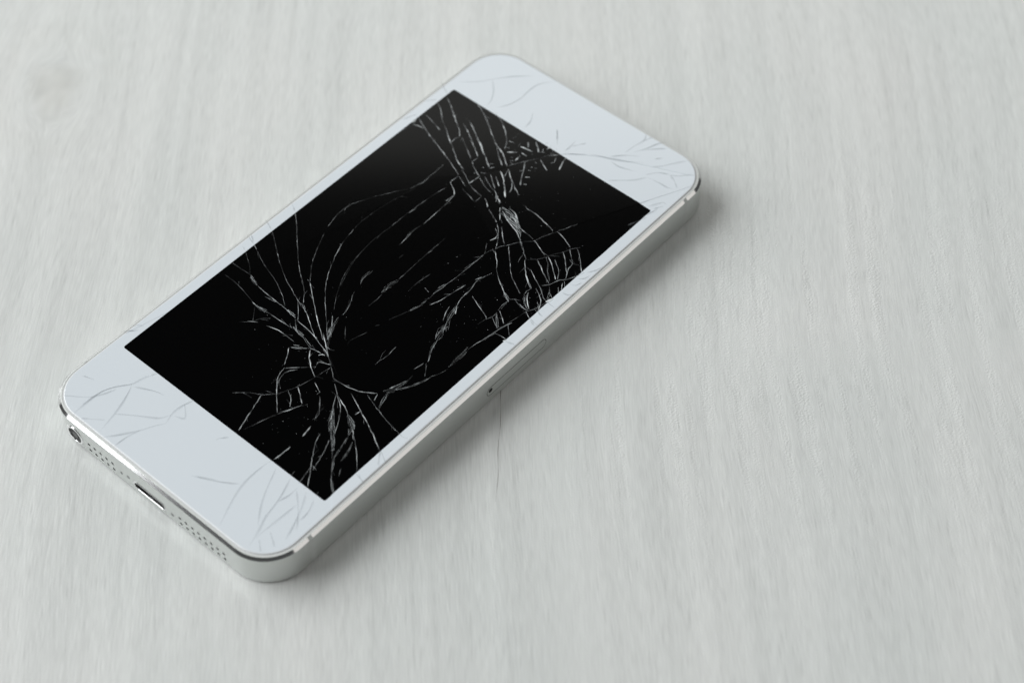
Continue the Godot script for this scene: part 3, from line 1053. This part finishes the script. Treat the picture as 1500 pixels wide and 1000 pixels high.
	crack(0.26, 0.60, [-5.74, 23.22, -5.35, 20.42, -5.20, 16.74, -5.09, 13.52])
	crushed(0.39, 0.60, 6, [-5.09, 13.52, -5.47, 10.84, -4.84, 6.73])
	crack(0.26, 0.34, [-2.66, 4.24, -2.65, 5.17])
	crushed(0.66, 0.55, 8, [-3.49, -5.52, -4.28, -3.96, -4.32, -1.51])
	crushed(0.53, 0.70, 8, [-2.91, -21.42, -1.33, -21.76, 0.34, -22.44])
	crack(0.21, 0.34, [0.19, -22.57, 0.68, -22.35, 2.49, -22.06])
	crack(0.39, 0.62, [0.53, -22.91, 1.68, -24.23, 3.76, -25.78, 5.56, -26.71])
	crack(0.26, 0.50, [6.44, -27.59, 8.62, -28.57, 8.58, -29.22])
	crack(0.24, 0.42, [-0.97, -20.17, 3.13, -21.29, 4.31, -21.95])
	crack(0.26, 0.50, [-0.52, -18.49, 3.00, -20.98, 4.09, -21.73])
	crushed(0.53, 0.70, 9, [1.63, -19.20, 2.57, -20.51, 3.96, -21.84])
	crushed(0.53, 0.60, 9, [-2.64, -24.67, -0.94, -23.55, 0.30, -22.68])
	crack(0.32, 0.55, [-2.65, -23.96, -1.78, -23.42])
	crack(0.37, 0.45, [-2.85, -24.99, -1.78, -26.39, -0.66, -28.35])
	crack(0.32, 0.48, [-0.12, -28.72, 0.39, -30.77, 2.12, -32.97, 6.17, -36.77])
	crack(0.39, 0.50, [0.09, -28.75, 1.85, -27.01])
	crack(0.21, 0.32, [1.85, -27.01, 3.98, -24.96])
	crack(0.26, 0.36, [2.00, -27.51, 0.84, -29.14, 1.02, -31.04, 2.34, -33.19])
	crack(0.53, 0.90, [2.47, -22.67, 2.86, -22.07, 3.42, -22.01])
	crack(0.32, 0.55, [3.74, -24.54, 3.57, -23.85, 5.71, -22.84])
	crack(0.24, 0.40, [3.96, -24.76, 4.13, -25.46])
	crack(0.24, 0.28, [4.31, -21.95, 6.02, -22.98, 8.29, -24.75])
	crack(0.18, 0.30, [-3.12, -38.95, -0.72, -36.86, 1.19, -35.82, 3.10, -33.76, 4.03, -31.94, 4.78, -30.27])
	crack(0.18, 0.22, [4.78, -30.27, 5.50, -27.17, 6.15, -23.29])
	crack(0.32, 0.45, [1.19, -35.82, 1.91, -38.04, 2.79, -40.90, 3.77, -43.83])
	crack(0.45, 0.50, [3.48, -42.89, 3.79, -44.02])
	crack(0.24, 0.42, [4.78, -30.27, 6.38, -31.33, 8.07, -32.50])
	crack(0.24, 0.34, [4.14, -32.04, 6.05, -33.24, 6.96, -34.48])
	crack(0.26, 0.50, [8.29, -32.72, 7.39, -34.91, 6.39, -36.98])
	crack(0.18, 0.20, [6.39, -36.98, 5.31, -40.31, 4.32, -43.36])
	crack(0.39, 0.60, [4.64, -30.30, 4.72, -29.70])
	crack(0.18, 0.16, [9.28, -29.23, 11.01, -30.97, 12.42, -33.76])
	crack(0.32, 0.52, [8.29, -24.75, 10.28, -24.68, 12.05, -24.38, 14.36, -23.60, 16.61, -22.06])
	crack(0.32, 0.50, [9.35, -25.48, 10.41, -26.21, 11.46, -26.93])
	crack(0.32, 0.55, [11.37, -27.01, 12.63, -29.16, 14.49, -31.56])
	crushed(1.18, 0.85, 26, [12.85, -29.38, 14.92, -31.99, 16.94, -33.80, 19.52, -36.28])
	crushed(0.92, 0.60, 14, [19.50, -36.29, 21.58, -38.36, 23.47, -40.55, 25.90, -42.61])
	crack(0.26, 0.44, [11.46, -26.93, 13.56, -28.36, 14.84, -29.67, 16.38, -31.92, 17.06, -33.31])
	crack(0.29, 0.50, [12.08, -27.21, 14.72, -28.16, 16.36, -29.15])
	crushed(1.18, 0.70, 18, [16.25, -29.04, 18.29, -30.26, 19.51, -32.37])
	crushed(0.53, 0.60, 9, [19.30, -32.16, 20.05, -34.64, 20.71, -37.18])
	crack(0.26, 0.50, [20.51, -36.97, 21.37, -38.15])
	crushed(0.53, 0.50, 7, [20.56, -32.25, 21.46, -34.20, 22.34, -37.31])
	crack(0.29, 0.55, [18.80, -30.61, 22.16, -33.21, 24.79, -35.58, 26.12, -37.11])
	crack(0.53, 0.50, [19.48, -31.21, 20.61, -32.20])
	crack(0.34, 0.58, [13.10, -25.11, 15.34, -26.01, 17.17, -26.85, 19.97, -28.01])
	crack(0.45, 0.55, [19.97, -28.01, 22.96, -29.38, 25.44, -30.76])
	crack(0.45, 0.55, [16.96, -28.03, 17.17, -26.85])
	crack(0.22, 0.32, [15.53, -23.41, 18.95, -24.50, 22.90, -25.48, 25.62, -25.90])
	crack(0.29, 0.50, [17.52, -23.71, 16.83, -22.28])
	crack(0.24, 0.40, [15.15, -34.96, 15.99, -36.99, 17.83, -39.68])
	crack(0.39, 0.50, [17.62, -39.47, 19.83, -42.18, 21.71, -44.73])
	crack(0.32, 0.45, [17.38, -35.00, 18.53, -37.52, 19.77, -41.46])
	crack(0.29, 0.45, [19.00, -41.36, 19.52, -43.21, 19.94, -45.13])
	crack(0.45, 0.45, [12.81, -35.01, 13.31, -37.54])
	crack(0.39, 0.55, [13.00, -44.44, 13.25, -42.68, 13.26, -40.52])
	crack(0.32, 0.40, [17.56, -43.76, 17.85, -45.04])
	crack(0.26, 0.32, [23.74, -44.10, 24.19, -45.21])
	crack(0.32, 0.30, [23.25, -38.07, 24.19, -39.54])
	crack(0.17, 0.16, [9.71, -29.67, 11.99, -32.13, 12.02, -33.70])
	crack(0.32, 0.50, [17.31, -23.49, 16.81, -22.09])
	crushed(0.79, 0.60, 10, [19.34, -24.56, 18.60, -22.37, 18.07, -20.40])
	crushed(1.05, 0.60, 14, [17.06, -21.47, 18.30, -19.58, 18.77, -16.50])
	crack(0.32, 0.70, [17.53, -19.84, 18.19, -18.04, 18.85, -16.23])
	crushed(0.66, 0.55, 10, [18.67, -19.26, 20.00, -17.09, 21.01, -14.57, 21.32, -13.10])
	crack(0.21, 0.34, [18.85, -16.23, 18.66, -14.95])
	crack(0.26, 0.42, [17.89, -13.76, 18.23, -11.58])
	crack(0.20, 0.32, [20.55, -13.73, 18.91, -11.41])
	crack(0.39, 0.70, [18.65, -10.80, 17.91, -9.34])
	crack(0.21, 0.40, [21.30, -13.08, 22.07, -11.38, 22.45, -9.60])
	crack(0.17, 0.16, [4.43, -16.56, 5.43, -12.92])
	bezel_crack(0.66, [-16.52, -44.89, -17.66, -47.16, -18.26, -49.49, -20.23, -52.22, -21.15, -55.06, -21.16, -60.64])
	bezel_crack(0.53, [-18.26, -49.49, -19.91, -51.69, -21.21, -54.60, -21.47, -58.39])
	bezel_crack(0.53, [-19.47, -52.08, -20.45, -54.46, -22.04, -56.70, -25.87, -59.40])
	bezel_crack(0.59, [-18.26, -49.49, -17.26, -51.19, -15.69, -55.40, -14.55, -60.39])
	bezel_crack(0.53, [-17.59, -49.68, -14.07, -47.92, -11.96, -47.37])
	bezel_crack(0.59, [-15.49, -55.98, -12.22, -53.65, -8.81, -51.45, -7.77, -49.54])
	bezel_crack(0.66, [-7.03, -44.88, -7.71, -46.73, -7.82, -49.09, -7.05, -51.42])
	bezel_crack(0.53, [-7.62, -46.40, -5.37, -48.47, -7.17, -49.27])
	bezel_crack(0.66, [-7.05, -51.42, -8.23, -53.19, -9.36, -55.40, -11.39, -58.40, -13.24, -60.74])
	bezel_crack(0.53, [-9.36, -55.40, -10.05, -57.98, -10.24, -60.60])
	bezel_crack(0.39, [-19.37, -60.59, -15.87, -58.06])
	bezel_crack(0.39, [-26.51, -54.05, -24.13, -53.28])
	bezel_crack(0.53, [5.49, -55.66, 9.06, -53.75])
	bezel_crack(0.53, [-28.67, -42.74, -28.27, -41.85, -26.75, -40.28])
	bezel_crack(0.66, [12.74, -45.40, 12.54, -48.23, 12.84, -51.90, 14.03, -55.63, 15.90, -59.97])
	bezel_crack(0.53, [4.69, -56.13, 8.63, -54.24, 12.40, -51.85])
	bezel_crack(0.59, [14.74, -45.44, 16.60, -49.52, 18.60, -52.95, 20.84, -55.68])
	bezel_crack(0.66, [18.02, -45.23, 19.64, -49.47, 20.60, -53.78, 21.63, -56.26, 22.71, -59.50])
	bezel_crack(0.53, [20.46, -45.74, 20.40, -47.95, 19.90, -50.11])
	bezel_crack(0.59, [22.81, -48.45, 22.62, -52.02, 22.44, -55.56, 22.38, -57.71])
	bezel_crack(0.59, [22.18, -45.55, 23.88, -48.37, 25.38, -51.74, 26.42, -54.62])
	bezel_crack(0.53, [20.72, -46.38, 23.93, -49.18, 26.47, -52.07])
	bezel_crack(0.53, [24.36, -45.82, 25.38, -48.36, 25.51, -50.37])
	bezel_crack(0.53, [23.27, -55.26, 26.14, -56.94])
	bezel_crack(0.53, [23.01, -57.58, 25.02, -59.16])
	bezel_crack(0.53, [2.40, -47.64, 3.62, -46.14])
	bezel_crack(0.79, [25.74, -30.87, 27.68, -33.37])
	bezel_crack(0.66, [25.86, -37.01, 27.16, -37.43])
	bezel_crack(0.66, [26.09, 1.97, 27.61, 2.51, 28.09, 2.42])
	bezel_crack(0.66, [26.09, 8.84, 27.66, 8.25])
	bezel_crack(0.66, [6.81, 48.52, 8.79, 49.70, 11.53, 50.85, 14.24, 52.31, 16.92, 54.10])
	bezel_crack(0.53, [10.59, 51.09, 12.72, 53.28, 15.19, 55.05])
	bezel_crack(0.66, [12.22, 53.90, 12.49, 56.59, 12.92, 59.10, 12.03, 60.82])
	bezel_crack(0.53, [12.94, 58.76, 13.72, 60.85])
	bezel_crack(0.59, [13.37, 54.89, 14.72, 57.46, 15.61, 60.00, 16.58, 61.54])
	bezel_crack(0.53, [14.19, 56.30, 15.95, 58.35, 18.03, 60.32])
	bezel_crack(0.53, [17.69, 56.17, 18.96, 57.61])
	bezel_crack(0.66, [18.72, 54.27, 20.27, 55.95, 21.29, 57.70, 23.10, 60.30])
	bezel_crack(0.59, [19.11, 51.67, 20.56, 53.78, 22.59, 54.84])
	bezel_crack(0.53, [22.67, 54.74, 24.25, 55.76, 26.15, 57.91])
	bezel_crack(0.66, [22.89, 54.76, 24.27, 54.23, 25.97, 52.96])
	bezel_crack(0.66, [14.40, 45.71, 16.74, 47.73, 18.37, 49.30, 19.87, 51.63])
	bezel_crack(0.53, [19.95, 51.53, 22.62, 51.78, 24.70, 51.87, 25.56, 52.27])
	bezel_crack(0.66, [24.76, 45.51, 25.57, 46.87, 26.37, 48.24, 27.11, 48.21])
	bezel_crack(0.53, [25.94, 45.52, 27.00, 47.44])
	bezel_crack(0.53, [11.58, 50.19, 13.87, 50.08, 17.26, 51.27])
	bezel_crack(0.53, [-26.62, 47.38, -23.73, 49.87, -21.66, 52.57, -19.33, 55.72, -16.19, 58.66])
	bezel_crack(0.53, [-21.84, 52.41, -19.37, 49.99, -17.92, 47.64, -17.51, 45.76])
	bezel_crack(0.59, [-15.57, 46.77, -14.27, 49.22, -13.71, 52.17, -13.91, 54.93, -13.52, 57.76, -11.44, 60.46])
	bezel_crack(0.59, [-9.05, 50.39, -7.87, 48.32, -7.56, 46.18])
	bezel_crack(0.46, [-2.29, 50.07, 0.68, 46.57])
	bezel_crack(0.53, [-2.32, 50.04, -0.36, 47.74])
	bezel_crack(0.59, [2.83, 46.25, 2.95, 47.87, 2.64, 50.03])
	bezel_crack(0.53, [3.05, 48.26, 4.69, 50.89])
	bezel_crack(0.66, [3.76, 46.15, 6.83, 48.50])
	bezel_crack(0.39, [-28.53, -5.78, -27.40, -6.22])
	bezel_crack(0.39, [-28.50, -10.00, -26.58, -11.13])
	crack(1.38, 0.90, [-17.22, -45.91, -16.64, -44.78])
	crack(1.38, 0.90, [-7.73, -45.68, -7.13, -44.70])
	crack(0.53, 0.80, [2.30, -48.02, 2.51, -47.59])
	crack(1.18, 0.80, [21.25, -45.31, 21.70, -44.92])
	crack(0.99, 0.70, [12.74, -45.40, 12.96, -44.77])
	crack(1.38, 0.80, [25.63, 14.03, 26.13, 15.60])
	crack(0.99, 0.70, [25.76, 23.36, 26.35, 24.27])
	crack(1.58, 0.85, [25.71, 1.80, 26.15, 2.36])
	crack(1.38, 0.70, [-25.88, 32.49, -25.75, 33.64])
	crack(1.38, 0.80, [-15.22, 45.34, -14.73, 45.85])
	crack(0.39, 0.90, [1.44, 28.02, 2.40, 27.41])
	crack(0.32, 0.70, [3.27, 26.43, 5.35, 23.95])
	crack(0.29, 0.70, [3.57, 26.69, 4.60, 26.72])
	crack(0.26, 0.70, [4.68, 27.22, 5.96, 27.33, 7.44, 26.60, 8.46, 25.79])
	crack(0.26, 0.60, [4.67, 25.92, 6.43, 24.88, 8.13, 24.37])
	crack(0.24, 0.60, [4.62, 26.45, 6.43, 26.31, 8.57, 25.31])
	crack(0.24, 0.70, [6.16, 24.94, 8.23, 24.74, 9.90, 24.50])
	crack(0.26, 0.80, [6.91, 26.72, 7.98, 26.22])
	crack(0.32, 0.80, [8.41, 24.05, 9.97, 23.71, 11.37, 22.82])
	crack(0.29, 0.75, [10.28, 24.54, 11.28, 23.16])
	crack(0.21, 0.60, [6.08, 26.00, 7.62, 25.91, 9.60, 25.08])
	crack(0.21, 0.50, [5.24, 25.27, 7.35, 24.55, 9.31, 23.98])
	crack(0.26, 0.70, [8.85, 24.99, 10.26, 24.80])
	crack(0.24, 0.70, [1.59, 27.00, 0.94, 28.46])
	crack(0.24, 0.60, [0.41, 28.58, 1.67, 27.64])
	bezel_crack(0.46, [-26.36, -0.35, -27.82, 0.54, -29.13, 1.09])
	bezel_crack(0.46, [-26.29, -6.68, -27.58, -6.15, -28.98, -5.71])
	bezel_crack(0.46, [-26.20, -11.49, -27.58, -11.06, -28.84, -10.76])
	bezel_crack(0.39, [-25.99, -13.85, -27.40, -13.23])
	bezel_crack(0.46, [-25.15, 31.68, -25.56, 30.30, -25.90, 28.46])
	bezel_crack(0.53, [-26.49, 34.93, -27.13, 33.59, -27.72, 31.79])
	bezel_crack(0.46, [-26.28, 40.62, -27.12, 39.89, -27.80, 38.78])
	bezel_crack(0.53, [-26.02, 43.22, -27.77, 44.10, -29.29, 44.93])
	bezel_crack(0.53, [-27.03, -40.78, -27.98, -41.61, -28.78, -42.73])
	bezel_crack(0.46, [-26.74, -39.03, -27.94, -39.63, -28.40, -40.90])
	bezel_crack(0.46, [26.29, 17.77, 27.59, 18.01, 28.33, 19.10])
	bezel_crack(0.46, [26.14, 20.32, 27.13, 20.73, 27.57, 22.00])
	bezel_crack(0.39, [26.24, 22.19, 27.30, 23.12, 27.62, 24.74])
	bezel_crack(0.53, [26.71, 24.63, 27.55, 26.03, 28.07, 27.84])
	bezel_crack(0.46, [25.37, 14.33, 26.60, 14.07, 27.60, 14.06])
	bezel_crack(0.46, [25.33, 11.66, 26.57, 10.99, 27.57, 10.99])
	bezel_crack(0.46, [25.88, 9.09, 27.09, 8.84, 27.99, 8.75])
	bezel_crack(0.53, [25.62, 42.40, 26.14, 44.28, 26.67, 46.16])
	bezel_crack(0.53, [24.97, 39.02, 25.69, 41.05, 26.42, 43.09])
	bezel_crack(0.53, [25.91, -30.73, 27.49, -31.69, 28.65, -32.23])
	bezel_crack(0.46, [26.18, -36.67, 27.46, -37.47, 28.59, -37.63])
	bezel_crack(0.46, [25.53, -25.98, 26.78, -26.08, 27.71, -25.66])
